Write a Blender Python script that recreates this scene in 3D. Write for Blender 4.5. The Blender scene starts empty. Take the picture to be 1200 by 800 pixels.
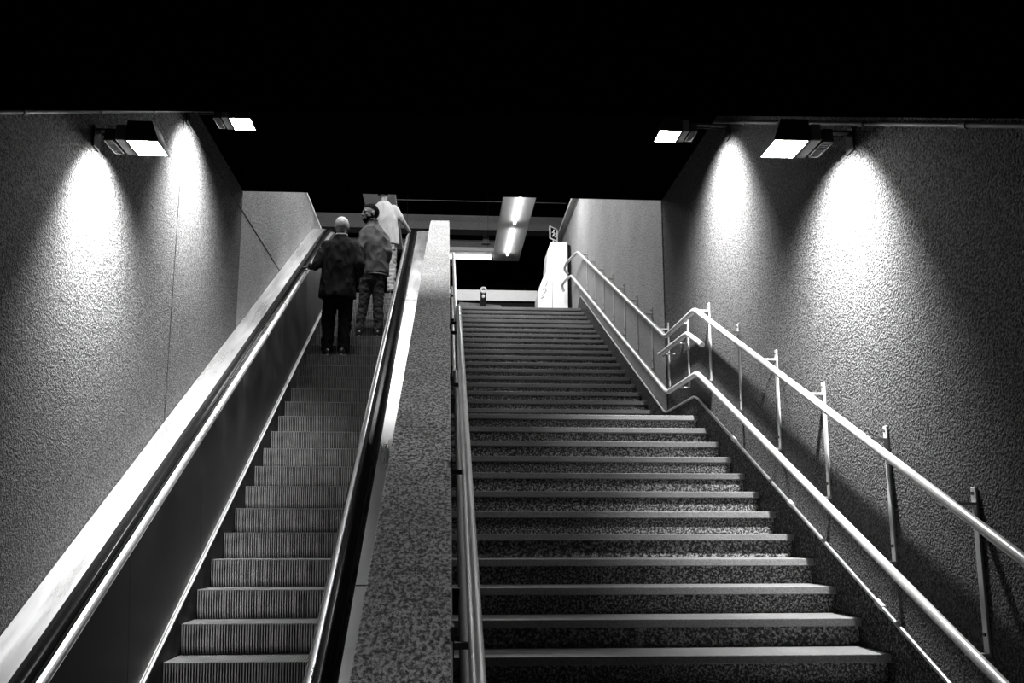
import bpy, bmesh, math, random
from mathutils import Vector, Matrix, noise
random.seed(7)
D = bpy.data
COL = bpy.context.scene.collection
PI = math.pi
FLOOR = 1.907                      # eye height above the lower concourse floor

# ------------------------------------------------------------------ materials
MATS = {}
def base_mat(name, color=(.5,)*3, rough=.6, metal=0.0, emit=None, estr=0):
    m = D.materials.new(name); m.use_nodes = True
    b = m.node_tree.nodes['Principled BSDF']
    b.inputs['Base Color'].default_value = (*color, 1)
    b.inputs['Roughness'].default_value = rough
    b.inputs['Metallic'].default_value = metal
    if emit:
        b.inputs['Emission Color'].default_value = (*emit, 1)
        b.inputs['Emission Strength'].default_value = estr
    MATS[name] = m
    return m, m.node_tree, b
def g(v): return (v, v, v)
def ramp(nt, src, stops):
    r = nt.nodes.new('ShaderNodeValToRGB'); nt.links.new(src, r.inputs[0])
    e = r.color_ramp.elements
    while len(e) < len(stops): e.new(.5)
    for k, (p, v) in enumerate(stops): e[k].position = p; e[k].color = (v, v, v, 1)
    return r.outputs['Color']
def tex(nt, kind='Noise', scale=10, detail=4, rough=.6, vec=None):
    t = nt.nodes.new('ShaderNodeTex' + kind)
    t.inputs['Scale'].default_value = scale
    if kind == 'Noise':
        t.inputs['Detail'].default_value = detail; t.inputs['Roughness'].default_value = rough
    tc = nt.nodes.new('ShaderNodeTexCoord')
    if vec:
        mp = nt.nodes.new('ShaderNodeMapping'); mp.inputs['Scale'].default_value = vec
        nt.links.new(tc.outputs['Object'], mp.inputs[0]); nt.links.new(mp.outputs[0], t.inputs['Vector'])
    else:
        nt.links.new(tc.outputs['Object'], t.inputs['Vector'])
    return t
def bump(nt, b, h, dist, strength=1):
    n = nt.nodes.new('ShaderNodeBump'); n.inputs['Strength'].default_value = strength
    n.inputs['Distance'].default_value = dist
    nt.links.new(h, n.inputs['Height']); nt.links.new(n.outputs[0], b.inputs['Normal'])
def math_n(nt, op, a, b_):
    n = nt.nodes.new('ShaderNodeMath'); n.operation = op
    for i, v in enumerate((a, b_)):
        if isinstance(v, (int, float)): n.inputs[i].default_value = v
        else: nt.links.new(v, n.inputs[i])
    return n.outputs[0]

def plaster(name, lo, hi, dist, scale=55):
    m, nt, b = base_mat(name, g(.3), .9)
    n1 = tex(nt, 'Noise', scale, 2, .5)
    n2 = tex(nt, 'Noise', 1.3, 3, .5)
    c = ramp(nt, n1.outputs['Fac'], [(.40, lo), (.60, hi)])
    w = ramp(nt, n2.outputs['Fac'], [(.3, .78), (.7, 1.0)])
    mx = nt.nodes.new('ShaderNodeMixRGB'); mx.blend_type = 'MULTIPLY'; mx.inputs[0].default_value = 1
    nt.links.new(c, mx.inputs[1]); nt.links.new(w, mx.inputs[2]); nt.links.new(mx.outputs[0], b.inputs['Base Color'])
    bump(nt, b, n1.outputs['Fac'], dist)
    return m
def speckle(name, stops, scale=70, rough=.55, dist=0, vec=None):
    m, nt, b = base_mat(name, g(.3), rough)
    n1 = tex(nt, 'Noise', scale, 5, .75, vec)
    n2 = tex(nt, 'Noise', 2.1, 2, .5)
    c = ramp(nt, n1.outputs['Fac'], stops)
    w = ramp(nt, n2.outputs['Fac'], [(.3, .7), (.7, 1.0)])
    mx = nt.nodes.new('ShaderNodeMixRGB'); mx.blend_type = 'MULTIPLY'; mx.inputs[0].default_value = 1
    nt.links.new(c, mx.inputs[1]); nt.links.new(w, mx.inputs[2]); nt.links.new(mx.outputs[0], b.inputs['Base Color'])
    if dist: bump(nt, b, n1.outputs['Fac'], dist)
    return m
def metal(name, v, rough, met=1.0, streak=None, var=.08):
    m, nt, b = base_mat(name, g(v), rough, met)
    n1 = tex(nt, 'Noise', 9, 4, .6, streak or (1, 1, 1))
    c = ramp(nt, n1.outputs['Fac'], [(.3, max(0, v - var)), (.7, min(1, v + var))])
    nt.links.new(c, b.inputs['Base Color'])
    r = ramp(nt, n1.outputs['Fac'], [(.3, rough * .8), (.7, min(1, rough * 1.25))])
    nt.links.new(r, b.inputs['Roughness'])
    return m
def cloth(name, v, var=.3, scale=160, rough=.9, sheen=0.0):
    m, nt, b = base_mat(name, g(v), rough)
    n1 = tex(nt, 'Noise', scale, 3, .6); n2 = tex(nt, 'Noise', 7, 3, .6)
    c = ramp(nt, n2.outputs['Fac'], [(.3, v * (1 - var)), (.7, v * (1 + var))])
    nt.links.new(c, b.inputs['Base Color']); bump(nt, b, n1.outputs['Fac'], .002)
    return m

plaster('plaster_rough', .0, .15, .16, 84)
plaster('plaster_fine', .16, .34, .012, 60)
plaster('concrete', .30, .46, .004, 40)
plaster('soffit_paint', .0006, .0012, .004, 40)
speckle('granite', [(.41, .015), (.485, .28), (.56, .95)], 80, .5, .001, (1, .55, .55))
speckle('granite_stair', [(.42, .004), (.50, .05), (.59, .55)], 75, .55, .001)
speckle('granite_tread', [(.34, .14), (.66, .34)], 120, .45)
speckle('granite_dark', [(.42, .002), (.52, .03), (.64, .22)], 70, .6)
speckle('floor_stone', [(.35, .05), (.65, .12)], 50, .4)
metal('brushed_steel', .78, .30, .85, (1, .12, .12), .06)
metal('rail_steel', .55, .38, .35)
metal('dull_steel', .42, .42, 1.0)
metal('post_steel', .5, .5, .3)
metal('dark_bracket', .04, .5, .6)
metal('step_metal', .42, .48, .6)
metal('step_dark', .03, .6, .5)
metal('panel_metal', .10, .42, .9, (1, .2, .2), .03)
base_mat('rubber', g(.006), .2)
metal('housing_paint', .02, .6, 0, None, .006)
metal('cover_paint', .05, .6, .0, None, .01)
metal('conduit_metal', .10, .6, .2, None, .02)
metal('rail_grey', .16, .5, .3, None, .03)  # darker grey metal of the lower rail by the middle wall
metal('edge_steel', .35, .4, .5, None, .04)
metal('joint_seal', .012, .9, 0)
metal('white_enamel', .82, .4, 0, None, .03)
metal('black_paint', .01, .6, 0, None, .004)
metal('panel_grey', .16, .6, 0)
base_mat('lamp_glass', g(.9), .3, 0, g(1), 95)
base_mat('tube_glass', g(.9), .3, 0, g(1), 7)
metal('panel_white', .80, .5, 0, None, .02)
cloth("skin", .18, .12, 60, .55)
cloth('grey_hair', .5, .2, 300)
cloth('dark_hair', .004, .3, 300)
cloth('coat_black', .02, .12, 200)
cloth('jacket_dark', .085, .12, 90)
cloth('denim', .032, .15, 150)
cloth('light_shirt', .38, .1, 120)
cloth('light_trousers', .38, .08, 100)
cloth('shoe_leather', .012, .3, 100, .35)
cloth('sole_rubber', .35, .2, 100, .6)
cloth('collar_white', .75, .1, 100)
cloth('trouser_black', .008, .3, 150)

for n_ in ('granite_dark', 'housing_paint', 'soffit_paint', 'black_paint', 'rubber', 'dark_hair', 'coat_black', 'trouser_black', 'step_dark', 'joint_seal'):
    MATS[n_].node_tree.nodes['Principled BSDF'].inputs['Specular IOR Level'].default_value = .05
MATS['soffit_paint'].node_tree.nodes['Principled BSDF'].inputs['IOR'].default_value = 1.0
# ------------------------------------------------------------------ object helpers
ROOT = {}                            # object name -> world origin of its thing
def tag(o, label=None, cat=None, group=None, kind=None):
    if label: o['label'] = label
    if cat: o['category'] = cat
    if group: o['group'] = group
    if kind: o['kind'] = kind
    return o
def thing(name, label, cat, loc=(0, 0, 0), group=None):
    o = D.objects.new(name, None); o.empty_display_size = .2; COL.objects.link(o)
    o.location = loc; ROOT[o.name] = Vector(loc)
    return tag(o, label, cat, group)
def obj(name, bm, mat, parent=None, smooth=False, loc=None, bevel=0):
    bmesh.ops.recalc_face_normals(bm, faces=bm.faces)
    org = ROOT[parent.name] if parent else (Vector(loc) if loc else Vector((0, 0, 0)))
    me = D.meshes.new(name)
    bmesh.ops.translate(bm, verts=bm.verts, vec=-org)
    if smooth:
        for f in bm.faces: f.smooth = True
    bm.to_mesh(me); bm.free()
    for m in (mat if isinstance(mat, (list, tuple)) else [mat]): me.materials.append(MATS[m])
    o = D.objects.new(name, me); COL.objects.link(o)
    if smooth:
        try: me.set_sharp_from_angle(angle=math.radians(38))
        except Exception: pass
    if parent: o.parent = parent
    else: o.location = org
    ROOT[o.name] = org
    if bevel:
        md = o.modifiers.new('bevel', 'BEVEL'); md.width = bevel; md.segments = 2; md.limit_method = 'ANGLE'
    return o
def struct(name, bm, mat, **k):
    return tag(obj(name, bm, mat, **k), kind='structure')
def box(bm, x0, x1, y0, y1, z0, z1, mi=0):
    v = [bm.verts.new((x, y, z)) for x in (x0, x1) for y in (y0, y1) for z in (z0, z1)]
    for f in ((0, 1, 3, 2), (4, 6, 7, 5), (0, 4, 5, 1), (2, 3, 7, 6), (0, 2, 6, 4), (1, 5, 7, 3)):
        fc = bm.faces.new([v[i] for i in f]); fc.material_index = mi
    return v
def bx(*a): bm = bmesh.new(); box(bm, *a); return bm
def obox(bm, c, ax, ay, az, mi=0):
    """box with centre c and half axes ax, ay, az (vectors)"""
    c, ax, ay, az = map(Vector, (c, ax, ay, az))
    v = [bm.verts.new(c + i * ax + j * ay + k * az) for i in (-1, 1) for j in (-1, 1) for k in (-1, 1)]
    for f in ((0, 1, 3, 2), (4, 6, 7, 5), (0, 4, 5, 1), (2, 3, 7, 6), (0, 2, 6, 4), (1, 5, 7, 3)):
        fc = bm.faces.new([v[i] for i in f]); fc.material_index = mi
def sweep_yz(bm, prof, path, flip=False):
    """closed profile of (x, h) swept along a path of (y, z), h measured upward"""
    rings = []
    for (y, z) in path: rings.append([bm.verts.new((x, y, z + h)) for x, h in prof])
    n = len(prof)
    for a, b in zip(rings, rings[1:]):
        for i in range(n): bm.faces.new((a[i], a[(i + 1) % n], b[(i + 1) % n], b[i]))
    bm.faces.new(rings[0]); bm.faces.new(rings[-1][::-1])
def prism_x(bm, poly, x0, x1):
    """polygon of (y, z) extruded along x"""
    a = [bm.verts.new((x0, y, z)) for y, z in poly]; b = [bm.verts.new((x1, y, z)) for y, z in poly]
    n = len(poly)
    for i in range(n): bm.faces.new((a[i], a[(i + 1) % n], b[(i + 1) % n], b[i]))
    bm.faces.new(a); bm.faces.new(b[::-1])
def prism_y(bm, poly, y0, y1):
    a = [bm.verts.new((x, y0, z)) for x, z in poly]; b = [bm.verts.new((x, y1, z)) for x, z in poly]
    n = len(poly)
    for i in range(n): bm.faces.new((a[i], a[(i + 1) % n], b[(i + 1) % n], b[i]))
    bm.faces.new(a); bm.faces.new(b[::-1])
def frame(t, prev=None):
    t = t.normalized()
    up = prev if prev is not None else (Vector((0, 0, 1)) if abs(t.z) < .9 else Vector((0, 1, 0)))
    s = up.cross(t)
    if s.length < 1e-4: s = Vector((1, 0, 0)).cross(t)
    s.normalize(); u = t.cross(s).normalized()
    return s, u
def tube(bm, pts, rad, n=12, cap=True, flat=1.0):
    """round tube through pts; rad a number or a list"""
    pts = [Vector(p) for p in pts]; rings = []; u = None
    for i, p in enumerate(pts):
        t = (pts[min(i + 1, len(pts) - 1)] - pts[max(i - 1, 0)])
        s, u = frame(t, u)
        r = rad[i] if isinstance(rad, (list, tuple)) else rad
        rings.append([bm.verts.new(p + s * math.cos(a) * r + u * math.sin(a) * r * flat)
                      for a in [2 * PI * k / n for k in range(n)]])
    for a, b in zip(rings, rings[1:]):
        for i in range(n): bm.faces.new((a[i], a[(i + 1) % n], b[(i + 1) % n], b[i]))
    if cap: bm.faces.new(rings[0][::-1]); bm.faces.new(rings[-1])
def rounded(pts, r=.06, n=5):
    """polyline with its corners rounded"""
    pts = [Vector(p) for p in pts]; out = [pts[0]]
    for a, b, c in zip(pts, pts[1:], pts[2:]):
        d1 = (a - b); d2 = (c - b); k = min(r, d1.length * .45, d2.length * .45)
        p, q = b + d1.normalized() * k, b + d2.normalized() * k
        for i in range(n + 1):
            t = i / n; out.append(p * (1 - t) ** 2 + b * 2 * t * (1 - t) + q * t * t)
    out.append(pts[-1]); return out
def ball(bm, c, r, seg=14, rot=None):
    """ellipsoid with radii r"""
    m = Matrix.Translation(Vector(c)) @ (rot.to_4x4() if rot else Matrix.Identity(4)) @ Matrix.Diagonal((*r, 1))
    bmesh.ops.create_uvsphere(bm, u_segments=seg, v_segments=seg // 2 + 2, radius=1, matrix=m)

# ------------------------------------------------------------------ measures (eye at the origin, y into the picture)
WR, WL = 2.247, -2.09               # right and left walls
T, R_ = .3286, .147                 # lower flight going, rise
TU, RU = .3227, .1394               # upper flight
Y0, Z0 = 5.028, -.584               # a nosing of the lower flight
YL, ZL = Y0 + 11 * T, Z0 + 11 * R_  # landing edge
YU = YL + 1.856 - TU                # first nosing of the upper flight
YT, ZT = YU + 18 * TU, ZL + 19 * RU # top nosing
EY, EZ, ET, ER = 6.481, -.775, .38, .1961
ETOP = 3.70
def esc(y): return -4.12 + .5161 * y
SOF, YB = 3.45, 9.88                # soffit height, far edge of the slab
def par(y): return -1.64 + .430 * y # coping of the middle wall

# ------------------------------------------------------------------ shell
bm = bmesh.new(); box(bm, -3.2, 3.4, -3.0, 5.0, -2.05, -1.907)
struct('floor', bm, 'floor_stone')
bm = bmesh.new(); box(bm, 0.0, 9, YT + .02, 36, ZT - .3, ZT); box(bm, -7, 0, 16.9, 36, ZT - .3, ZT); box(bm, WR + .26, 9, YB, YT + .01, ZT - .3, ZT); box(bm, -7, WL - .26, YB, 16.89, ZT - .3, ZT)
struct('floor_upper', bm, 'floor_stone')
# side walls
def wall(name, x0, x1, poly, mat):
    bm = bmesh.new(); prism_x(bm, poly, x0, x1); return struct(name, bm, mat)
wr = wall('wall_right', WR, WR + .25, [(-3, -2.0), (YB, -2.0), (YB, SOF + .25), (7.6, SOF + .25), (-3, SOF + .25)], 'plaster_rough')
wall('wall_right_upper', WR, WR + .25, [(YB, -2.0), (18.84, -2.0), (18.84, 5.66), (YB, 5.66)], 'plaster_fine')
wl = wall('wall_left', WL - .25, WL, [(-3, -2.0), (YB, -2.0), (YB, SOF + .25), (-3, SOF + .25)], 'plaster_rough')
wall('wall_left_upper', WL - .25, WL, [(YB, -2.0), (17.4, -2.0), (17.4, 4.955), (YB, 4.955)], 'plaster_fine')
bm = bmesh.new(); box(bm, WL - .27, WL + .012, YB + .02, 17.42, 4.955, 4.985); struct('trim_1', bm, 'white_enamel')
bm = bmesh.new(); box(bm, WR - .10, WR + .03, 14.0, 18.9, 5.70, 5.76); box(bm, WR - .015, WR + .01, 14, 18.9, 5.66, 5.70); struct('trim_2', bm, 'concrete')
bm = bmesh.new(); box(bm, WL, WL + .004, 7.0, 17.0, 3.235, 3.25); obj('joint_seal', bm, 'joint_seal', wl)
bm = bmesh.new(); box(bm, WL, WL + .004, 7.56, 7.572, -1.0, 3.3); obj('joint_seal', bm, 'joint_seal', wl)
bm = bmesh.new(); box(bm, WR - .006, WR, YB - .02, YB + .01, -1, SOF); obj('joint_seal', bm, 'joint_seal', wr)
bm = bx(-3.2, 3.4, -3.2, -3.0, -2, 4); struct('wall_back', bm, 'plaster_fine')
# ceiling: flat over the concourse, sloping with the stairs, then the flat soffit of the upper floor slab
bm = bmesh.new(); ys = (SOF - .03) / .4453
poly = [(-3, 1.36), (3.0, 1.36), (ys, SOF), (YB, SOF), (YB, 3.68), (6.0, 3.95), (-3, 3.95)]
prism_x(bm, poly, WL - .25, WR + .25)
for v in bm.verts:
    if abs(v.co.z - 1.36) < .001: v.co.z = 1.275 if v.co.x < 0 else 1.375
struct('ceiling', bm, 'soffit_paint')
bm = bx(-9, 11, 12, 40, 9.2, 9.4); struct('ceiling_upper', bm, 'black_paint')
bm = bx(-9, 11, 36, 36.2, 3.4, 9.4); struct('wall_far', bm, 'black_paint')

# ------------------------------------------------------------------ staircase
st = thing('staircase', 'wide granite staircase in two flights right of the middle wall', 'stairs', (1.1, 2.4, -1.907))
def step_parts(y, z, going, rise, last=False, depth=None):
    d = depth or going
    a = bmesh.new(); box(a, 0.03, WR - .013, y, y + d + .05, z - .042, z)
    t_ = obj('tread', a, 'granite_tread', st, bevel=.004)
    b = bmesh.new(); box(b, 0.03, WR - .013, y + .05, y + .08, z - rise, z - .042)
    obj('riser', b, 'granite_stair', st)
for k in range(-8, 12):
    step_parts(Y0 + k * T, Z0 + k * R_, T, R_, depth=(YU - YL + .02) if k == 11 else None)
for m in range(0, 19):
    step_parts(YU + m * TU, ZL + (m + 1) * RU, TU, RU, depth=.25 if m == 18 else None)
def nose(y): return Z0 + (y - Y0) * R_ / T
# stringer with the pipe on top, along the right wall
str_top = [(2.2, nose(2.2) + .215), (8.67, 1.20), (9.91, 1.197), (15.98, 3.876), (16.3, 3.74)]
bm = bmesh.new()
prism_x(bm, str_top + [(16.3, 3.4), (10.2, .9), (8.7, .7), (2.2, -2.0)], WR - .014, WR - .001)
struct('baseboard_right', bm, 'granite_dark')
pipe = thing('skirting_pipe', 'thin bent metal pipe on top of the stringer below the right handrails', 'pipe', (WR - .02, 2.5, -1.9))
pp = [(WR - .022, y, z + .012) for y, z in str_top[:4]] + [(WR - .02, 16.12, 3.86), (WR - .02, 16.3, 3.76)]
bm = bmesh.new(); tube(bm, rounded(pp, .10), .011, 8); obj('pipe', bm, 'edge_steel', pipe, True)
for y in (3.9, 5.1, 6.35, 7.55):
    z = str_top[0][1] + (y - 2.2) * (1.20 - str_top[0][1]) / (8.67 - 2.2) + .012
    bm = bmesh.new(); tube(bm, [(WR - .02, y - .035, z - .0155), (WR - .02, y + .035, z + .0155)], .017, 10); obj('pipe_coupling', bm, 'post_steel', pipe, True)

# ------------------------------------------------------------------ middle wall with granite coping
bm = bmesh.new()
prism_x(bm, [(1.0, par(1.0) - .05), (15.12, par(15.12) - .05), (15.12, 3.2), (15.0, 2.2), (4.0, -2.0), (1.0, -2.0)], -.24, .024)
wm = struct('wall_middle', bm, 'granite_dark')
cuts = [1.0, 3.53, 7.2, 10.5, 15.14]
for a, b in zip(cuts, cuts[1:]):
    bm = bmesh.new(); prism_x(bm, [(a + .003, par(a) - .05), (b - .003, par(b) - .05), (b - .003, par(b)), (a + .003, par(a))], -.253, .027)
    obj('coping_slab', bm, 'granite', wm, bevel=.003)
bm = bmesh.new(); prism_x(bm, [(1.0, par(1.0) - .045), (15.1, par(15.1) - .045), (15.1, par(15.1) - .006), (1.0, par(1.0) - .006)], .0275, .032)
obj('edge_strip', bm, 'rail_steel', wm)
bm = bmesh.new(); prism_x(bm, [(9.8, par(9.8) - .05), (15.1, par(15.1) - .05), (15.1, par(15.1) + .003), (9.8, par(9.8) + .003)], -.258, -.2535)
obj('edge_strip', bm, 'white_enamel', wm)

# ------------------------------------------------------------------ escalator
es = thing('escalator', 'upward escalator with ribbed steps between left wall and middle wall', 'escalator', (-1.2, 4.6, -1.907))
XS0, XS1 = -1.697, -.703
def rib_step():
    bm = bmesh.new(); n = 58; w = (XS1 - XS0) / n
    prof = []
    # ribbed riser: zigzag in x, slightly curved in z
    zs = [(0, .0), (-.03, .006), (-.08, .010), (-.14, .022), (-.19, .040)]
    cols = []
    for i in range(n):
        x = XS0 + i * w
        cols += [(x, .0), (x + w * .42, .0), (x + w * .48, .012), (x + w * .94, .012)]
    cols.append((XS1, 0))
    grid = [[bm.verts.new((x, d + dy, z)) for z, dy in zs] for x, d in cols]
    top = [bm.verts.new((x, d, .004 if d == 0 else -.002)) for x, d in cols]
    for i in range(len(cols) - 1):
        for j in range(len(zs) - 1):
          fc = bm.faces.new((grid[i][j], grid[i + 1][j], grid[i + 1][j + 1], grid[i][j + 1]))
          fc.material_index = 0 if i % 4 == 0 else 1
        bm.faces.new((top[i], top[i + 1], grid[i + 1][0], grid[i][0]))
    box(bm, XS0, XS1, .012, ET + .01, -.03, .001, 1)
    for i in range(n):                                 # cleats of the tread
        x = XS0 + i * w; box(bm, x, x + w * .42, 0, ET - .005, .001, .006)
    return bm
steps = []
for k in range(-4, 24):
    y, z = EY + k * ET, EZ + k * ER
    if k == 23: z = ETOP - .006
    if not steps:
        bm = rib_step(); me = D.meshes.new('escalator_step'); bmesh.ops.recalc_face_normals(bm, faces=bm.faces)
        bm.to_mesh(me); bm.free(); me.materials.append(MATS['step_metal']); me.materials.append(MATS['step_dark'])
        o = D.objects.new('step', me); COL.objects.link(o)
        steps.append(o)
    else:
        o = steps[0].copy(); COL.objects.link(o); steps.append(o)
    o.parent = es; o.location = Vector((0, y, z)) - ROOT[es.name]
    ROOT[o.name] = Vector((0, y, z))
# yellow-edge frame strips on each tread are not separate; side skirts
def epath(y0=3.2, y1=17.2, n=46, off=0.0):
    out = []
    for i in range(n + 1):
        y = y0 + (y1 - y0) * i / n
        z = esc(y)
        lo, hi = -1.88, 3.72                           # landings, blended softly
        z = lo + math.log(1 + math.exp((z - lo) * 14)) / 14
        z = hi - math.log(1 + math.exp((hi - z) * 14)) / 14
        out.append((y, z + off))
    return out
P = epath(3.0, 17.2, 60)
def esc_part(name, prof, mat, path=P, smooth=True, parent=es, **k):
    bm = bmesh.new(); sweep_yz(bm, prof, path); return obj(name, bm, mat, parent, smooth, **k)
for s in (-1, 1):
    def X(v):                                         # v: distance from the outer edge of the steps
        return (XS0 - v) if s < 0 else (XS1 + v)
    esc_part('skirt_panel', [(X(.004), -.26), (X(.012), -.26), (X(.012), .115), (X(.004), .115)], 'step_dark')
    sk = esc_part('skirt_trim', [(X(.006), .112), (X(.03), .118), (X(.03), .135), (X(.022), .135), (X(.018), .126), (X(.006), .124)], 'edge_steel')
    # balustrade panels, leaning outwards, with open joints
    ysp = [3.0, 4.4, 5.9, 7.4, 8.8, 10.2, 11.6, 13.0, 14.3, 15.6, 17.2]
    for a, b in zip(ysp, ysp[1:]):
        pth = epath(a + .003, b - .003, 8)
        esc_part('balustrade_panel', [(X(.03), .13), (X(.042), .13), (X(.082), .965), (X(.070), .965)], 'panel_metal', pth)
    w = .035
    if s < 0: a0, a1, b0, b1, d0, d1 = .073, .108, .113, .190, .203, abs(WL - XS0) - .004
    else: a0, a1, b0, b1, d0, d1 = .083, .113, .118, .215, .243, abs(-.258 - XS1)
    esc_part('guide_profile', [(X(a0), .962), (X(a1), .962), (X(a1), 1.0), (X(a0 + .020), 1.0), (X(a0 + .006), .992), (X(a0), .982)], 'brushed_steel')
    esc_part('deck_cover', [(X(d0), .95), (X(d1), .95), (X(d1), 1.043), (X(d0), 1.043)], 'brushed_steel')
    esc_part('inner_channel', [(X(a1), .93), (X(d0), .93), (X(d0), .965), (X(a1), .965)], 'step_dark')
    # rubber belt: goes round the newel at the top
    prof = []
    c = (b0 + b1) / 2; hw = (b1 - b0) / 2
    for i in range(13):
        a = PI * i / 12; prof.append((X(c + hw * math.cos(a)), 1.0 + .050 * math.sin(a) ** .6))
    bm = bmesh.new(); sweep_yz(bm, prof, epath(3.0, 17.0, 60))
    obj('handrail_belt', bm, 'rubber', es, True)
    bm = bmesh.new()
    for y in (3.0, 17.0):
        pass
    tube(bm, [(X(c), 17.0 + .36 * math.sin(a), 4.38 - .0 + .30 * math.cos(a)) for a in [PI * i / 10 for i in range(11)]], hw * .95, 10)
    obj('newel_belt', bm, 'rubber', es, True)
bm = bmesh.new(); box(bm, XS0 + .0, XS1, EY + 24 * ET + .01, 16.9, ETOP - .05, ETOP - .004)
for i in range(40):
    x = XS0 + .01 + i * .0245; box(bm, x, x + .012, EY + 24 * ET + .012, EY + 24 * ET + .12, ETOP - .004, ETOP)
obj('comb_plate', bm, 'step_metal', es)
# steel cover joints (small gaps seen as lines) on the right deck
for y in (5.45, 8.3, 8.42, 11.0):
    bm = bmesh.new(); z = esc(y) + 1.0432
    obox(bm, (-.36, y, z), (.098, 0, 0), (0, .006, .0031), (0, -.0004, .0008)); obj('cover_joint', bm, 'joint_seal', es)

# ------------------------------------------------------------------ handrails
def rail_pts(x, key):
    if key == 'top':
        return [(x, 2.3, -.086 * 1.06 - (3.646 - 2.3) * .4318), (x, 8.309, 1.915), (x, 9.463, 1.905), (x, 15.74, 4.576)]
    return [(x, 2.3, -.546 - (3.909 - 2.3) * .4335), (x, 8.300, 1.357), (x, 9.463, 1.3515), (x, 16.6, 4.40)]
def on(pts, y):
    for a, b in zip(pts, pts[1:]):
        if a[1] <= y <= b[1]: return a[2] + (b[2] - a[2]) * (y - a[1]) / (b[1] - a[1])
XR = 2.152
hr = thing('handrail', 'double metal tube handrail on flat posts along the right textured wall', 'handrail', (XR, 2.3, -1.9))
top, bot = rail_pts(XR, 'top'), rail_pts(XR, 'bot')
bm = bmesh.new(); tube(bm, rounded(top + [(2.06, 16.5, 4.60), (2.03, 16.62, 4.52), (2.10, 16.66, 4.44)], .09), .023, 16); obj('top_rail', bm, 'rail_steel', hr, True)
bm = bmesh.new(); tube(bm, rounded(bot + [(2.10, 16.95, 4.42), (2.04, 17.1, 4.34), (2.09, 17.12, 4.24)], .09), .023, 16); obj('bottom_rail', bm, 'rail_steel', hr, True)
py = [3.29 + .0, 4.12, 4.925, 5.725, 6.53, 7.36, 8.18, 8.93, 9.73] 
u = 10.5
while u < 15.9: py.append(u); u += .80
for y in py:
    zt, zb = on(top, y), on(bot, y)
    bm = bmesh.new(); box(bm, WR - .012, WR, y - .021, y + .021, zb - .035, zt + .085)
    ps = obj('post', bm, 'post_steel', hr, bevel=.003)
    bm = bmesh.new(); box(bm, XR, WR - .012, y - .021, y + .021, zt + .010, zt + .022); obj('bracket', bm, 'rail_steel', hr)
    bm = bmesh.new(); box(bm, XR, WR - .012, y - .021, y + .021, zb - .035, zb - .024); obj('bracket', bm, 'rail_steel', hr)
    for zz in (zt + .06, zb + .05):
        bm = bmesh.new(); tube(bm, [(WR - .011, y, zz), (WR - .019, y, zz)], .008, 8); obj('screw', bm, 'dark_bracket', hr, True)
# short intermediate rail at the landing
sr = thing('short_handrail', 'short bent tube rail between the two handrails at the landing', 'handrail', (2.13, 8.0, 1.7))
sx = 2.135
bm = bmesh.new(); tube(bm, rounded([(sx, 8.04, 1.555), (sx, 8.54, 1.752), (sx, 9.66, 1.762), (sx + .02, 9.78, 1.79), (sx + .07, 9.80, 1.79)], .07), .023, 16); obj('rail', bm, 'rail_steel', sr, True)
for y in (8.93, 9.5):
    bm = bmesh.new(); box(bm, sx, WR, y - .015, y + .015, 1.735, 1.747); obj('bracket', bm, 'post_steel', sr)
# left side of the stairs: two rails bracketed off the middle wall
hl = thing('handrail', 'double tube handrail on dark brackets beside the granite topped middle wall', 'handrail', (.1, 2.3, -1.9))
tl, bl = rail_pts(.103, 'top'), rail_pts(.088, 'bot')
tl = tl[:3] + [(.103, 15.3, tl[2][2] + (15.3 - tl[2][1]) * .4255)]
bl = bl[:3] + [(.088, 15.3, bl[2][2] + (15.3 - bl[2][1]) * .4271)]
bm = bmesh.new(); tube(bm, rounded(tl + [(.103, 15.6, tl[3][2]), (.103, 15.62, tl[3][2] - .12)], .08), .023, 16); obj('top_rail', bm, 'rail_steel', hl, True)
bm = bmesh.new(); tube(bm, rounded(bl + [(.088, 15.6, bl[3][2]), (.088, 15.62, bl[3][2] - .12)], .08), .020, 16, flat=.6); obj('bottom_rail', bm, 'rail_grey', hl, True)
y = 3.16
while y < 15.2:
    zb, zt = on(bl, y), on(tl, y)
    bm = bmesh.new(); box(bm, .028, .075, y - .05, y + .05, zb - .085, zb + .022); obj('bracket', bm, 'dark_bracket', hl)
    bm = bmesh.new(); box(bm, .028, .036, y - .06, y + .06, zb - .09, zt + .03); obj('wall_plate', bm, 'dark_bracket', hl)
    bm = bmesh.new(); box(bm, .036, .10, y - .02, y + .02, zt - .04, zt - .02); obj('bracket', bm, 'dark_bracket', hl)
    y += 1.42

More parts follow.
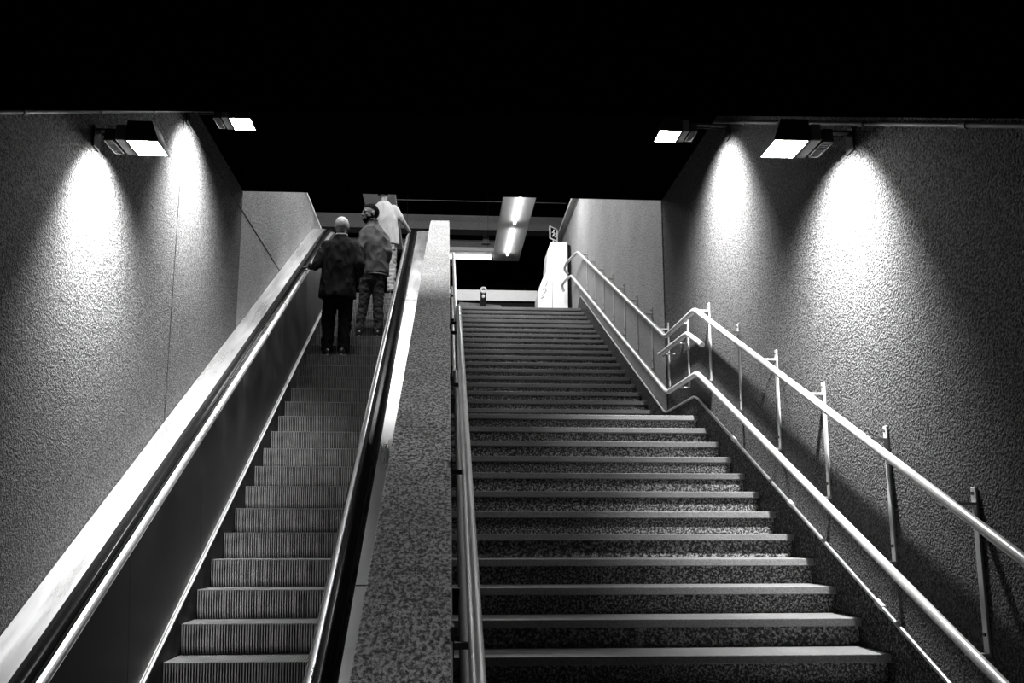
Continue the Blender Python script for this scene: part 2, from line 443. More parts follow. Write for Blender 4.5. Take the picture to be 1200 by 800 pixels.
# ------------------------------------------------------------------ floodlights
def floodlight(label, xa, xb, y0, y1, z, wallx):
    """lens side xa, ballast side xb (towards the wall)"""
    d = 1 if xb > xa else -1; L = abs(xb - xa); X = lambda f: xa + d * f * L
    xs = lambda a, b: (min(X(a), X(b)), max(X(a), X(b)))
    t = thing('floodlight', label, 'lamp', (X(.5), (y0 + y1) / 2, z), 'floodlights under the sloping ceiling')
    bm = bmesh.new()
    H = .10
    a = [(X(-.03), z), (X(.66), z), (X(.66), z + H), (X(.12), z + H)]
    # hood: four walls and a back, open below
    def hood(x0, x1, ya, yb, za, zb):
        lo = [(x0, ya), (x1, ya), (x1, yb), (x0, yb)]
        xi0, xi1 = x0 + d * .05, x1
        hi = [(xi0, ya + .02), (xi1, ya + .02), (xi1, yb - .02), (xi0, yb - .02)]
        for t_ in (0, .006):
            pass
        V = [bm.verts.new((p[0], p[1], za)) for p in lo] + [bm.verts.new((p[0], p[1], zb)) for p in hi]
        for i in range(4): bm.faces.new((V[i], V[(i + 1) % 4], V[4 + (i + 1) % 4], V[4 + i]))
        bm.faces.new(V[4:])
        e = .010
        li = [(x0 + d * e, ya + e), (x1 - d * e, ya + e), (x1 - d * e, yb - e), (x0 + d * e, yb - e)]
        W = [bm.verts.new((p[0], p[1], za)) for p in li]
        for i in range(4): bm.faces.new((V[i], V[(i + 1) % 4], W[(i + 1) % 4], W[i]))
        W2 = [bm.verts.new((p[0], p[1], za + .015)) for p in li]
        for i in range(4): bm.faces.new((W[i], W[(i + 1) % 4], W2[(i + 1) % 4], W2[i]))
        bm.faces.new(W2)
    hood(X(0), X(.60), y0, y1, z, z + H + .03)
    obj('housing', bm, 'housing_paint', t)
    bm = bmesh.new(); box(bm, *xs(.03, .57), y0 + .012, y1 - .012, z + .002, z + .008); obj('lens', bm, 'lamp_glass', t)
    bm = bmesh.new(); box(bm, *xs(.61, .78), y0 + .004, y1 - .004, z + .002, z + H); obj('ballast_cover', bm, 'cover_paint', t, bevel=.006)
    bm = bmesh.new(); box(bm, *xs(.82, 1.0), y0 + .02, y1 - .02, z + .010, z + H * .8)
    gr = obj('gear_box', bm, 'housing_paint', t, bevel=.006)
    bm = bmesh.new()
    x0_, x1_ = xs(.82, 1.0)
    box(bm, x0_, x1_, y0 + .02, y0 + .028, z + .002, z + .012); box(bm, x0_, x1_, y1 - .028, y1 - .02, z + .002, z + .012)
    box(bm, x0_, x0_ + .006, y0 + .02, y1 - .02, z + .002, z + .012); box(bm, x1_ - .006, x1_, y0 + .02, y1 - .02, z + .002, z + .012)
    for i in range(1, 9):
        yy = y0 + .028 + (y1 - y0 - .056) * i / 9; box(bm, x0_ + .006, x1_ - .006, yy - .003, yy + .003, z + .004, z + .012)
    obj('grille', bm, 'cover_paint', gr)
    bm = bmesh.new(); ym = (y0 + y1) / 2
    box(bm, *sorted((X(.7), wallx)), ym - .02, ym + .02, z + H, z + H + .012)
    box(bm, *sorted((wallx - d * .012, wallx)), ym - .05, ym + .05, z + H - .11, z + H + .02)
    obj('mounting_bracket', bm, 'housing_paint', t)
    bm = bmesh.new(); tube(bm, rounded([(X(.95), ym, z + .06), (X(1.1), ym + .02, z + .09), (wallx - d * .03, ym + .05, z + .10), (wallx - d * .02, ym + .06, z + .125)], .04), .006, 6); obj('cable', bm, 'black_paint', t, True)
    return t
floodlight('lit floodlight on the right wall, the nearer and larger of that side', 1.76, 2.10, 4.98, 5.25, 2.10, WR)
floodlight('lit floodlight on the right wall, the smaller one beside the dark slab edge', 1.655, 1.965, 7.28, 7.52, 3.12, WR)
floodlight('lit floodlight on the left wall above the steel deck, the nearer of that side', -1.685, -2.005, 5.60, 5.85, 2.25, WL)
floodlight('lit floodlight on the left wall, the smaller one beside the dark slab edge', -1.56, -1.86, 7.52, 7.77, 3.23, WL)
# conduits at the top of each wall
def conduit(label, x, pts, joints):
    t = thing('conduit', label, 'conduit', (x, pts[0][0], pts[0][1]))
    bm = bmesh.new(); tube(bm, [(x, y, z) for y, z in pts], .011, 10); obj('tube', bm, 'conduit_metal', t, True)
    for y in joints:
        a, b = pts[0], pts[-1]; s = (b[1] - a[1]) / (b[0] - a[0]); z = a[1] + (y - a[0]) * s
        bm = bmesh.new(); tube(bm, [(x, y - .03, z - .03 * s), (x, y + .03, z + .03 * s)], .016, 10); obj('saddle_clip', bm, 'conduit_metal', t, True)
conduit('thin metal conduit running up the top edge of the right wall', WR - .03, [(3.1, 1.385), (7.70, 3.385)], (3.9, 4.9, 5.9, 6.9))
conduit('thin metal conduit running up the top edge of the left wall', WL + .03, [(3.9, 1.66), (7.70, 3.36)], (4.7, 5.7, 6.7))

# ------------------------------------------------------------------ upper hall seen through the opening
def luminaire(label, x0, x1, y0, y1, z, tubes, along='y'):
    t = thing('ceiling_luminaire', label, 'lamp', ((x0 + x1) / 2, (y0 + y1) / 2, z), 'suspended luminaires of the upper hall')
    bm = bmesh.new(); box(bm, x0, x1, y0, y1, z, z + .09); obj('tray', bm, 'panel_white', t, bevel=.01)
    for c, l in tubes:
        bm = bmesh.new()
        if along == 'y': tube(bm, [((x0 + x1) / 2, c - l / 2, z - .045), ((x0 + x1) / 2, c + l / 2, z - .045)], .028, 10)
        else: tube(bm, [(c - l / 2, (y0 + y1) / 2, z - .045), (c + l / 2, (y0 + y1) / 2, z - .045)], .028, 10)
        obj('tube', bm, 'tube_glass', t, True)
    for (xx, yy) in ((x0 + .1, y0 + .1), (x1 - .1, y1 - .1)):
        bm = bmesh.new(); tube(bm, [(xx, yy, z + .09), (xx, yy, 9.2)], .004, 5); obj('suspension_rod', bm, 'black_paint', t)
LZ = 6.2
luminaire('long white tray with lit tubes above the stair top', 1.045, 1.66, 16.6, 22.2, LZ, [(18.3, 1.8), (20.6, 1.8), (16.9, .4)])
luminaire('long white tray behind the head of the light-shirted person', -1.58, -.975, 16.6, 21.4, LZ, [])
luminaire('white cross tray joining the two long trays at their far end', -1.0, 1.04, 21.42, 22.18, LZ, [(0.45, 1.1), (-.6, .6)], 'x')
bm = bmesh.new(); box(bm, -5, 3.2, 25, 25.5, 7.82, 8.20); struct('trim_3', bm, 'concrete')
bm = bmesh.new(); box(bm, -5, 1.4, 25.6, 26.0, 7.44, 7.72); struct('trim_4', bm, 'concrete')
bm = bmesh.new(); prism_y(bm, [(.93, 7.6), (1.13, 7.6), (1.09, 8.0), (.99, 8.0)], 25.52, 25.62); struct('trim_5', bm, 'concrete')
bm = bmesh.new(); box(bm, -2, 3.0, 24, 24.03, 8.24, 8.26); struct('trim_6', bm, 'panel_grey')

# counter at the top of the stairs
ct = thing('counter', 'low white topped counter behind the top of the stairs', 'counter', (1.0, 19.2, ZT))
bm = bmesh.new(); box(bm, .02, 1.79, 19.0, 19.5, 4.50, 4.715); obj('fascia', bm, 'white_enamel', ct, bevel=.01)
bm = bmesh.new(); box(bm, .02, 1.77, 19.06, 19.5, ZT, 4.50); obj('body', bm, 'black_paint', ct)
bm = bmesh.new(); prism_y(bm, [(.25, ZT), (1.12, ZT), (1.10, 4.36), (1.06, 4.42), (.25, 4.47)], 19.03, 19.06); obj('front_panel', bm, 'panel_grey', ct)
rp = thing('ring_post', 'small dark post with a white ring on top before the counter', 'post', (.72, 18.7, ZT))
bm = bmesh.new(); box(bm, .655, .765, 18.66, 18.74, ZT, 4.59); obj('post', bm, 'black_paint', rp)
bm = bmesh.new()
for i in range(16):
    a, b = 2 * PI * i / 16, 2 * PI * (i + 1) / 16
    tube(bm, [(.71 + .05 * math.cos(a), 18.65, 4.625 + .05 * math.sin(a)), (.71 + .05 * math.cos(b), 18.65, 4.625 + .05 * math.sin(b))], .018, 8)
obj('ring', bm, 'white_enamel', rp, True)
bm = bmesh.new(); ball(bm, (.71, 18.65, 4.50), (.03, .02, .04), 10); obj('lamp', bm, 'white_enamel', rp, True)

# white machine on the right at the stair top
KY, q = 17.25, 17.25 / 16.55
kc = thing('ticket_machine', 'tall white machine standing at the top of the stairs by the wall', 'machine', (1.93, 17.5, ZT))
def scl(pts): return [(x * q, ZT if z <= ZT else z * q) for x, z in pts]
bm = bmesh.new(); prism_y(bm, scl([(1.82, ZT), (2.085, ZT), (2.085, 4.985), (1.82, 4.985)]), KY, KY + .7); obj('body', bm, 'white_enamel', kc, bevel=.008)
bm = bmesh.new(); prism_y(bm, scl([(1.56, ZT), (1.815, ZT), (1.815, 4.98), (1.79, 4.97), (1.745, 4.83), (1.715, 4.44), (1.64, 4.30), (1.575, 4.08)]), KY + .02, KY + .68); obj('side_fairing', bm, 'white_enamel', kc, bevel=.008)
bm = bmesh.new(); prism_y(bm, scl([(2.088, ZT), (2.145, ZT), (2.145, 4.94), (2.088, 4.96)]), KY + .05, KY + .65); obj('rear_panel', bm, 'black_paint', kc)
for pts in ([(1.70, 4.20), (1.74, 4.27), (1.70, 4.31)], [(1.66, 4.05), (1.71, 4.12)], [(1.72, 4.10), (1.69, 4.17)], [(1.67, 4.16), (1.65, 4.12)], [(1.76, 4.34), (1.77, 4.42)], [(1.62, 3.98), (1.66, 4.0), (1.64, 4.04)]):
    bm = bmesh.new(); tube(bm, [(x * q, KY + .018, z * q) for x, z in pts], .006, 5); obj('scribble', bm, 'dull_steel', kc)
sg = thing('pictogram_sign', 'small square sign with white frame and white figure on a thin post', 'sign', (1.865 * q, 17.5, 4.985 * q))
c = Vector((1.865 * q, 17.5, 5.20 * q))
bm = bmesh.new(); tube(bm, [(c.x, c.y, 4.985 * q), (c.x, c.y, 5.10 * q)], .012, 8); obj('post', bm, 'white_enamel', sg, True)
ax = Vector((.078, .10, 0)) * q; nrm = Vector((.10, -.078, 0)).normalized(); sh_ = .115 * q
bm = bmesh.new(); obox(bm, c, ax, nrm * .008, (0, 0, sh_)); obj('board', bm, 'black_paint', sg)
bm = bmesh.new()
for s in (-1, 1):
    obox(bm, c + ax * s * .93 + nrm * .01, ax * .09, nrm * .006, (0, 0, sh_)); obox(bm, c + Vector((0, 0, s * sh_ * .93)) + nrm * .01, ax, nrm * .006, (0, 0, .009))
obj('frame', bm, 'white_enamel', sg)
bm = bmesh.new()
def pt(u_, v_): return c + ax * u_ + Vector((0, 0, v_ * sh_)) + nrm * .014
for a_, b_ in (((-.1, .35), (0, -.05)), ((0, -.05), (.35, -.45)), ((0, -.05), (-.35, -.5)), ((-.05, .25), (.4, .05)), ((-.05, .25), (-.45, .1))): tube(bm, [pt(*a_), pt(*b_)], .009, 6)
ball(bm, pt(.02, .55), (.014,) * 3, 8); obj('figure', bm, 'white_enamel', sg, True)

# ------------------------------------------------------------------ people
def loft(bm, secs, n=28, e=2.4):
    """closed skin through horizontal sections (x, y, z, rx, ry, yaw)"""
    rings = []
    for x, y, z, rx, ry, yaw in secs:
        c, s = math.cos(yaw), math.sin(yaw); r = []
        for k in range(n):
            a = 2 * PI * k / n; ca, sa = math.cos(a), math.sin(a)
            u_ = rx * math.copysign(abs(ca) ** (2 / e), ca); v_ = ry * math.copysign(abs(sa) ** (2 / e), sa)
            r.append(bm.verts.new((x + u_ * c - v_ * s, y + u_ * s + v_ * c, z)))
        rings.append(r)
    for a, b in zip(rings, rings[1:]):
        for i in range(n): bm.faces.new((a[i], a[(i + 1) % n], b[(i + 1) % n], b[i]))
    bm.faces.new(rings[0][::-1]); bm.faces.new(rings[-1])
def limb(bm, pts, rad, n=14, sub=5):
    """tapered limb with rounded ends through joints"""
    P_, R2 = [], []
    for i in range(len(pts) - 1):
        for k in range(sub):
            t = k / sub; P_.append(Vector(pts[i]).lerp(Vector(pts[i + 1]), t)); R2.append(rad[i] + (rad[i + 1] - rad[i]) * t)
    P_.append(Vector(pts[-1])); R2.append(rad[-1])
    tube(bm, P_, R2, n)
    for p, r in zip(pts, rad): ball(bm, p, (r, r, r), 12)
def remesh(name, bm, mat, parent, vox, disp=0, scale=9, it=2, seed=0, zfold=.5):
    me = D.meshes.new('tmp'); bm.to_mesh(me); bm.free()
    o = D.objects.new('tmp', me); COL.objects.link(o)
    r = o.modifiers.new('r', 'REMESH'); r.mode = 'VOXEL'; r.voxel_size = vox
    s = o.modifiers.new('s', 'SMOOTH'); s.factor = .5; s.iterations = it
    dg = bpy.context.evaluated_depsgraph_get(); dg.update()
    nm = D.meshes.new_from_object(o.evaluated_get(dg)); D.objects.remove(o)
    if disp:
        off = []
        for v in nm.vertices:
            p = Vector((v.co.x, v.co.y, v.co.z * zfold)) * scale + Vector((seed, seed * 2, 0))
            k = noise.noise(p) + .5 * noise.noise(p * 2.3)
            k = 1 - abs(k) * 2.2                      # ridged: sharp creases
            off.append(v.co + v.normal * disp * (k - .55))
        for v, c in zip(nm.vertices, off): v.co = c
    org = ROOT[parent.name]
    for v in nm.vertices: v.co -= org
    for p in nm.polygons: p.use_smooth = True
    nm.materials.clear(); nm.materials.append(MATS[mat])
    nm.name = name
    ob = D.objects.new(name, nm); COL.objects.link(ob); ob.parent = parent; ROOT[ob.name] = org
    return ob
def hand(bm, w, d, nrm, side, curl=.5, s=1.0):
    """palm and five fingers; w wrist, d along the fingers, nrm back of the hand, side towards the thumb"""
    w, d, nrm, side = Vector(w), Vector(d).normalized(), Vector(nrm).normalized(), Vector(side).normalized()
    rot = Matrix((side, d, nrm)).transposed()
    ball(bm, w + d * .048 * s, (.040 * s, .052 * s, .015 * s), 14, rot)
    for i, (o_, l_) in enumerate(((.030, .070), (.010, .078), (-.010, .073), (-.029, .058))):
        b = w + d * .088 * s + side * o_ * s; a = 0; pts = [b - d * .02 * s]; p = b; pts.append(p)
        for q in range(3):
            a += curl * (.9 if q else .6)
            p = p + (d * math.cos(a) - nrm * math.sin(a)) * l_ * s * (.42, .33, .25)[q]; pts.append(p)
        tube(bm, pts, [.0095 * s, .0095 * s, .009 * s, .0085 * s, .007 * s], 8)
        ball(bm, pts[-1], (.007 * s,) * 3, 8)
    b = w + d * .025 * s + side * .03 * s
    pts = [b, b + (side * .8 + d * .5).normalized() * .03 * s, b + (side * .75 + d * .8 - nrm * .3 * curl).normalized() * .058 * s, b + (side * .6 + d * 1.0 - nrm * .6 * curl).normalized() * .08 * s]
    tube(bm, pts, [.013 * s, .011 * s, .010 * s, .008 * s], 8); ball(bm, pts[-1], (.008 * s,) * 3, 8)
def head(bm, c, yaw, pitch=0, k=1.12):
    """face looks along +y turned by yaw; returns the frame"""
    R = Matrix.Rotation(yaw, 3, 'Z') @ Matrix.Rotation(pitch, 3, 'X')
    c = Vector(c)
    def L(x, y, z): return c + R @ (Vector((x, y, z)) * k)
    def hb_(p, r, sg_): ball(bm, p, tuple(v * k for v in r), sg_, R)
    hb_(L(0, -.012, .022), (.074, .096, .090), 20)
    hb_(L(0, .018, -.038), (.060, .070, .075), 18)
    hb_(L(0, .052, -.085), (.034, .030, .026), 12)          # chin
    hb_(L(0, .076, .022), (.050, .016, .013), 12)           # brow
    hb_(L(0, .094, -.020), (.012, .020, .020), 10)          # nose tip
    hb_(L(0, .086, .002), (.009, .012, .028), 10)
    for s in (-1, 1):
        hb_(L(s * .038, .066, -.022), (.020, .016, .018), 10)   # cheeks
        hb_(L(s * .077, -.008, -.010), (.008, .018, .031), 10)  # ears
        hb_(L(s * .082, -.016, .004), (.006, .012, .018), 8)
    hb_(L(0, .084, -.056), (.024, .012, .007), 10)          # lips
    hb_(L(0, .081, -.066), (.019, .012, .007), 10)
    return L, R
def clipped_ball(c, R, r, keep, seg=56, k=1.12):
    bm = bmesh.new(); bmesh.ops.create_uvsphere(bm, u_segments=seg, v_segments=seg, radius=1)
    for v in bm.verts: v.co = Vector((v.co.x * r[0], v.co.y * r[1], v.co.z * r[2]))
    bad = [f for f in bm.faces if not keep(f.calc_center_median())]
    bmesh.ops.delete(bm, geom=bad, context='FACES')
    for v in bm.verts:
        v.co = v.co * (1 + .03 * noise.noise(v.co * 60))
    for v in bm.verts: v.co = Vector(c) + R @ (v.co * k)
    ext = bmesh.ops.solidify(bm, geom=bm.faces[:], thickness=.006)
    return bm
def shoe(parent, x, y, z, yaw=0, toe=0):
    R = Matrix.Rotation(yaw, 3, 'Z'); c = Vector((x, y, z))
    bm = bmesh.new()
    for yy, rx, ry, rz in ((-.09, .038, .05, .055), (-.02, .040, .08, .05), (.06, .045, .08, .036), (.12, .042, .055, .028)):
        ball(bm, c + R @ Vector((0, yy, .045)), (rx, ry, rz), 14, R)
    sh = remesh('shoe', bm, 'shoe_leather', parent, .008)
    bm = bmesh.new(); v = []
    n = 24
    for zz in (.002, .020):
        v.append([bm.verts.new(c + R @ Vector((math.cos(2 * PI * k / n) * (.043 + .006 * math.sin(2 * PI * k / n)), .015 + math.sin(2 * PI * k / n) * .152, zz))) for k in range(n)])
    for i in range(n): bm.faces.new((v[0][i], v[0][(i + 1) % n], v[1][(i + 1) % n], v[1][i]))
    bm.faces.new(v[0][::-1]); bm.faces.new(v[1])
    obj('sole', bm, 'sole_rubber', parent)

# --- older person in the long black coat
ox, oy, oz = -1.365, 12.37, EZ + 15 * ER + .006
pa = thing('person', 'grey-haired person in a long black coat seen from behind, hand on the left belt', 'person', (ox, oy, oz))
H = lambda x, y, h: (x, oy + y, oz + h)
bm = bmesh.new()
L, Rh = head(bm, H(-1.353, .03, 1.700), math.radians(8), math.radians(-4))
limb(bm, [H(-1.350, 0, 1.50), H(-1.352, .01, 1.63)], [.062, .056])
loft(bm, [(*H(-1.36, 0, .86), .15, .10, 0), (*H(-1.36, 0, 1.05), .145, .095, 0), (*H(-1.355, 0, 1.3), .17, .11, 0), (*H(-1.35, 0, 1.44), .16, .09, 0), (*H(-1.35, 0, 1.50), .08, .06, 0)])
lw, rw = H(-1.755, .06, 1.175), H(-1.118, .13, 1.075)
limb(bm, [H(-1.53, 0, 1.42), H(-1.635, -.06, 1.17), lw], [.045, .036, .026])
limb(bm, [H(-1.17, 0, 1.42), H(-1.085, -.06, 1.20), rw], [.045, .036, .026])
hand(bm, lw, (-.85, .55, -.02), (0, 0, 1), (.5, .8, 0), .45)
hand(bm, rw, (.05, .45, -.9), (.9, .2, .2), (0, .9, .45), .35)
limb(bm, [H(-1.44, 0, .88), H(-1.475, .03, .50), H(-1.475, -.02, .09)], [.085, .055, .036])
limb(bm, [H(-1.28, 0, .88), H(-1.275, .02, .50), H(-1.275, -.06, .09)], [.085, .055, .036])
for x, y in ((-1.475, .0), (-1.27, -.04)): ball(bm, H(x, y + .05, .045), (.035, .10, .03), 12)
remesh('body', bm, 'skin', pa, .0065)
hb = clipped_ball(L(0, -.016, .020), Rh, (.082, .104, .098), lambda p: p.z > -.03 + max(0, p.y) * 1.1 or (p.y < -.02 and p.z > -.035))
obj('hair', hb, 'grey_hair', pa, True)
bm = bmesh.new()
secs = [(-1.375, -.0, .76, .235, .165), (-1.375, -.0, .90, .225, .16), (-1.37, 0, 1.08, .212, .15), (-1.36, 0, 1.25, .212, .15), (-1.355, 0, 1.37, .205, .135), (-1.352, 0, 1.46, .190, .118), (-1.35, 0, 1.515, .135, .095), (-1.35, .0, 1.555, .085, .082), (-1.35, .0, 1.585, .074, .076)]
loft(bm, [(*H(x, y, z), a, b, 0) for x, y, z, a, b in secs], 36, 2.3)
limb(bm, [H(-1.525, 0, 1.435), H(-1.645, -.06, 1.165), H(-1.715, .02, 1.175)], [.078, .066, .046])
limb(bm, [H(-1.185, 0, 1.43), H(-1.10, -.07, 1.19), H(-1.115, .09, 1.10)], [.078, .066, .052])
remesh('coat', bm, 'coat_black', pa, .010, .016, 8, 2, 3, .45)
bm = bmesh.new(); tube(bm, [H(-1.35 + .072 * math.cos(a), .0 + .072 * math.sin(a), 1.592 + .008 * math.sin(a)) for a in [2 * PI * k / 20 for k in range(21)]], .010, 8); obj('shirt_collar', bm, 'collar_white', pa, True)
bm = bmesh.new()
loft(bm, [(*H(-1.37, 0, .70), .18, .12, 0), (*H(-1.365, 0, .86), .165, .115, 0), (*H(-1.36, 0, 1.0), .15, .10, 0)])
limb(bm, [H(-1.455, 0, .78), H(-1.485, .02, .48), H(-1.478, -.01, .10)], [.098, .085, .072])
limb(bm, [H(-1.275, 0, .78), H(-1.272, .01, .48), H(-1.275, -.05, .09)], [.098, .085, .074])
remesh('trousers', bm, 'trouser_black', pa, .010, .012, 9, 2, 5, .6)
shoe(pa, -1.475, oy + .0, oz, .15); shoe(pa, -1.262, oy - .035, oz, -.22)

# --- younger bearded person turning the head
yx, yy_, yz = -1.02, 13.13, EZ + 17 * ER + .006
pb = thing('person', 'bearded person in dark jacket and jeans turning the head back to the left', 'person', (yx, yy_, yz))
H = lambda x, y, h: (x, yy_ + y, yz + h)
bm = bmesh.new(); ty = math.radians(28)
L, Rh = head(bm, H(-1.058, .0, 1.735), math.radians(122), math.radians(-4))
limb(bm, [H(-1.010, .0, 1.52), H(-1.035, 0, 1.65)], [.066, .060])
loft(bm, [(*H(-.985, 0, .90), .14, .10, ty), (*H(-.98, 0, 1.05), .135, .095, ty), (*H(-.985, 0, 1.3), .16, .11, ty), (*H(-1.0, 0, 1.44), .15, .09, ty), (*H(-1.01, 0, 1.52), .08, .06, ty)])
lw, rw = H(-1.135, -.03, 1.03), H(-.84, .14, 1.02)
limb(bm, [H(-1.135, -.06, 1.45), H(-1.15, -.10, 1.24), lw], [.045, .036, .026])
limb(bm, [H(-.865, .07, 1.44), H(-.80, .02, 1.22), rw], [.045, .036, .026])
hand(bm, lw, (.02, .3, -1), (-.9, -.2, 0), (-.1, .9, .2), .3)
hand(bm, rw, (-.2, .7, -.7), (.9, .3, .2), (-.3, .6, .6), .4)
limb(bm, [H(-1.06, 0, .90), H(-1.105, .02, .50), H(-1.155, .0, .09)], [.085, .055, .036])
limb(bm, [H(-.93, 0, .90), H(-.915, .02, .50), H(-.90, .0, .09)], [.085, .055, .036])
for x in (-1.16, -.90): ball(bm, H(x, .04, .045), (.035, .10, .03), 12)
remesh('body', bm, 'skin', pb, .0055)
hb = clipped_ball(L(0, -.016, .026), Rh, (.084, .106, .102), lambda p: p.z > .030 + max(0, p.y) * .35 or (p.y < -.012 and p.z > -.080))
obj('hair', hb, 'dark_hair', pb, True)
hb = clipped_ball(L(0, .020, -.048), Rh, (.075, .080, .080), lambda p: p.z < -.004 + (-.028 if p.y > .055 else 0) and p.y > -.035 and p.y > -.03 or (-.028 < p.y < -.002 and -.01 < p.z < .05), 56)
obj('beard', hb, 'dark_hair', pb, True)
for s in (-1, 1):
    bm = bmesh.new(); ball(bm, L(s * .030, .083, .004), (.013, .007, .0065), 10, Rh); obj('eye', bm, 'dark_hair', pb, True)
    bm = bmesh.new(); ball(bm, L(s * .031, .088, .024), (.020, .007, .005), 10, Rh); obj('eyebrow', bm, 'dark_hair', pb, True)
bm = bmesh.new()
secs = [(-.945, .0, .885, .172, .125), (-.945, .0, .97, .172, .128), (-.955, 0, 1.08, .168, .13), (-.97, 0, 1.25, .182, .135), (-.985, 0, 1.38, .190, .130), (-.998, 0, 1.47, .178, .112), (-1.01, 0, 1.535, .128, .096), (-1.02, .0, 1.585, .092, .086), (-1.028, .0, 1.645, .083, .080)]
loft(bm, [(*H(x, y, z), a, b, ty) for x, y, z, a, b in secs], 36, 2.3)
limb(bm, [H(-1.125, -.055, 1.44), H(-1.155, -.10, 1.23), H(-1.14, -.05, 1.06)], [.070, .060, .046])
limb(bm, [H(-.865, .05, 1.43), H(-.795, .0, 1.20), H(-.83, .11, 1.05)], [.070, .060, .046])
remesh('jacket', bm, 'jacket_dark', pb, .009, .014, 7, 2, 9, .55)
bm = bmesh.new(); tube(bm, [H(-1.029 + .074 * math.cos(a), .0 + .072 * math.sin(a), 1.645 + .01 * math.sin(a)) for a in [2 * PI * k / 20 for k in range(21)]], .014, 8); obj('jacket_collar', bm, 'jacket_dark', pb, True)
bm = bmesh.new(); tube(bm, [(*H(-.945 + .165 * math.cos(a) * math.cos(ty) - .120 * math.sin(a) * math.sin(ty), .165 * math.cos(a) * math.sin(ty) + .120 * math.sin(a) * math.cos(ty), .872),) for a in [2 * PI * k / 28 for k in range(29)]], .008, 6); obj('shirt_hem', bm, 'light_shirt', pb, True)
bm = bmesh.new()
loft(bm, [(*H(-.99, 0, .78), .155, .11, ty * .5), (*H(-.975, 0, .90), .155, .112, ty), (*H(-.97, 0, 1.0), .14, .10, ty)])
limb(bm, [H(-1.065, 0, .82), H(-1.11, .01, .50), H(-1.155, .0, .10)], [.090, .074, .058])
limb(bm, [H(-.925, 0, .82), H(-.912, .01, .50), H(-.902, .0, .10)], [.090, .074, .058])
remesh('jeans', bm, 'denim', pb, .009, .010, 10, 2, 12, 1.1)
shoe(pb, -1.165, yy_ + .0, yz, .2); shoe(pb, -.90, yy_ - .0, yz, -.05)

# --- third person in light clothes at the top
tx, tyy, tz = -.99, 15.42, ETOP
pc = thing('person', 'person in short-sleeved light shirt and trousers, hand on the right belt end', 'person', (tx, tyy, tz))
H = lambda x, y, h: (x, tyy + y, tz + h)
bm = bmesh.new(); ty = math.radians(-6)
L, Rh = head(bm, H(-1.035, .03, 1.70), math.radians(-5), 0)
limb(bm, [H(-1.03, 0, 1.50), H(-1.033, .01, 1.63)], [.062, .056])
loft(bm, [(*H(-.97, 0, .86), .15, .10, ty), (*H(-.98, 0, 1.05), .145, .095, ty), (*H(-1.01, 0, 1.3), .17, .11, ty), (*H(-1.03, 0, 1.44), .16, .09, ty), (*H(-1.03, 0, 1.50), .08, .06, ty)])
lw, rw = H(-1.29, .10, .98), H(-.612, .13, 1.115)
limb(bm, [H(-1.21, 0, 1.43), H(-1.29, -.03, 1.2), lw], [.048, .038, .026])
limb(bm, [H(-.855, 0, 1.44), H(-.715, .0, 1.24), rw], [.050, .040, .027])
hand(bm, lw, (.1, .3, -1), (-.9, 0, 0), (0, .9, .3), .3)
hand(bm, rw, (.85, .5, .0), (0, 0, 1), (-.5, .8, 0), .45)
limb(bm, [H(-1.05, 0, .88), H(-1.06, .03, .50), H(-1.06, -.0, .09)], [.085, .055, .036])
limb(bm, [H(-.89, 0, .88), H(-.875, .02, .50), H(-.87, -.0, .09)], [.085, .055, .036])
for x in (-1.06, -.87): ball(bm, H(x, .04, .045), (.035, .10, .03), 12)
remesh('body', bm, 'skin', pc, .0065)
hb = clipped_ball(L(0, -.016, .020), Rh, (.080, .102, .096), lambda p: p.z > .0 + max(0, p.y) * .6 or (p.y < -.02 and p.z > -.06))
obj('hair', hb, 'dark_hair', pc, True)
bm = bmesh.new()
secs = [(-.915, .0, .83, .155, .13), (-.925, .0, .95, .158, .128), (-.95, 0, 1.10, .165, .13), (-.985, 0, 1.28, .188, .135), (-1.015, 0, 1.38, .20, .125), (-1.03, 0, 1.45, .18, .105), (-1.03, 0, 1.51, .125, .088), (-1.03, .0, 1.56, .075, .075)]
loft(bm, [(*H(x, y, z), a, b, ty) for x, y, z, a, b in secs], 36, 2.3)
limb(bm, [H(-1.205, 0, 1.43), H(-1.275, -.02, 1.24)], [.075, .068])
limb(bm, [H(-.865, 0, 1.43), H(-.775, .0, 1.31)], [.075, .070])
remesh('shirt', bm, 'light_shirt', pc, .010, .014, 7, 2, 21, .35)
bm = bmesh.new()
loft(bm, [(*H(-.96, 0, .74), .165, .115, ty), (*H(-.965, 0, .88), .155, .112, ty), (*H(-.965, 0, .98), .145, .10, ty)])
limb(bm, [H(-1.05, 0, .80), H(-1.06, .01, .48), H(-1.06, .0, .10)], [.092, .078, .064])
limb(bm, [H(-.89, 0, .80), H(-.875, .01, .48), H(-.87, .0, .10)], [.092, .080, .066])
remesh('trousers', bm, 'light_trousers', pc, .010, .012, 10, 2, 14, 1.2)
shoe(pc, -1.06, tyy, tz, .1); shoe(pc, -.87, tyy, tz, -.1)

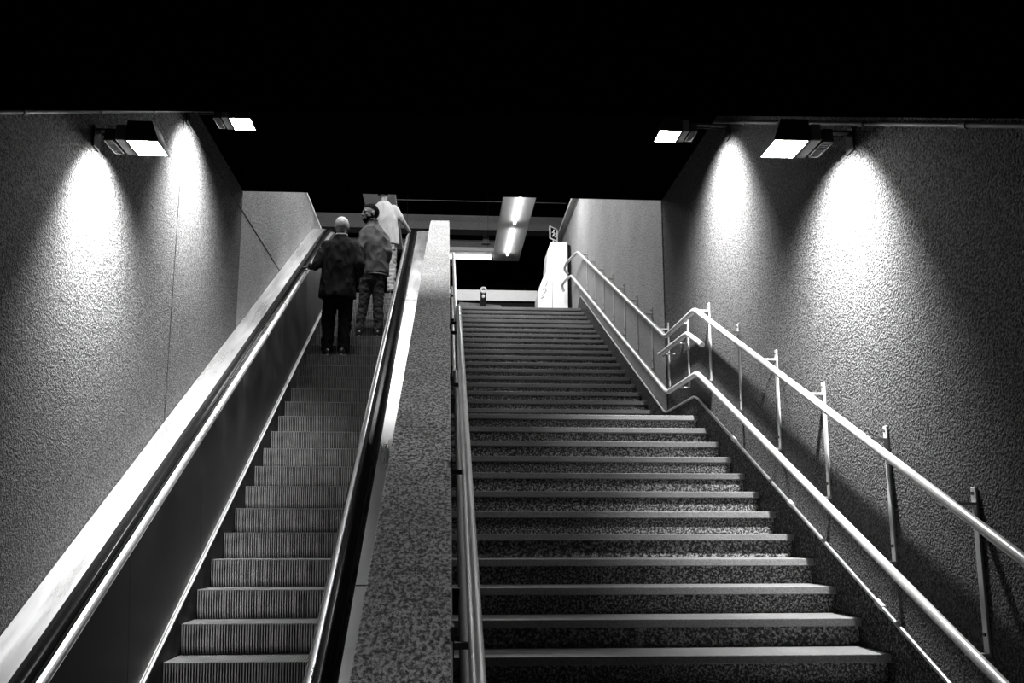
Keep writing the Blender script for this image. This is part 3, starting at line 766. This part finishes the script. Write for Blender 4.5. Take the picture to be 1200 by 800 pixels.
# ------------------------------------------------------------------ light, world, camera
def area(name, loc, sx_, sy_, power, rot=(0, 0, 0)):
    l = D.lights.new(name, 'AREA'); l.shape = 'RECTANGLE'; l.size = sx_; l.size_y = sy_; l.energy = power
    o = D.objects.new(name, l); COL.objects.link(o); o.location = loc; o.rotation_euler = rot
    return o
w = D.worlds.new('world'); bpy.context.scene.world = w; w.use_nodes = True
w.node_tree.nodes['Background'].inputs[0].default_value = (1, 1, 1, 1)
w.node_tree.nodes['Background'].inputs[1].default_value = .004
a = area('concourse_fill', (-.35, .9, 1.32), 1.2, .4, 34); a.data.spread = math.radians(120)  # unseen fill, added to brighten the near coping and treads
area('unseen_hall_light', (1.1, 15.9, 6.1), 1.0, .4, 110)  # added out of view to light the machine front and stair top
area('unseen_hall_light', (-.9, 12.3, 7.8), 2.4, 3.6, 460)
area('unseen_hall_light', (-.5, 20.5, 8.8), 6, .6, 60, (math.radians(55), 0, 0))  # added out of view so the far concrete beams catch light
def spot(name, loc, power, rot, size, blend):
    l = D.lights.new(name, 'SPOT'); l.energy = power; l.spot_size = math.radians(size); l.spot_blend = blend; l.shadow_soft_size = .035
    o = D.objects.new(name, l); COL.objects.link(o); o.location = loc; o.rotation_euler = rot
for (x, y, z, d) in ((1.90, 5.115, 2.075, 1), (1.80, 7.40, 3.095, 1), (-1.80, 5.725, 2.225, -1), (-1.68, 7.645, 3.205, -1)):
    spot('floodlight_lamp', (x, y, z), 1150, (math.radians(14), -d * math.radians(37), 0), 122, 1.0)

cam = D.cameras.new('camera'); co = D.objects.new('camera', cam); COL.objects.link(co)
cam.sensor_width = 36; cam.lens = 1167 / 1200 * 36; cam.clip_start = .02
co.rotation_euler = (math.radians(90 + 10.966), 0, math.radians(-3.873))
bpy.context.scene.camera = co
for o in list(bpy.context.scene.objects):              # put the lower floor at z = 0
    if o.parent is None: o.location.z += FLOOR
vs = bpy.context.scene.view_settings
vs.view_transform = 'Standard'; vs.look = 'None'; vs.gamma = 1; vs.exposure = 0; vs.use_curve_mapping = False
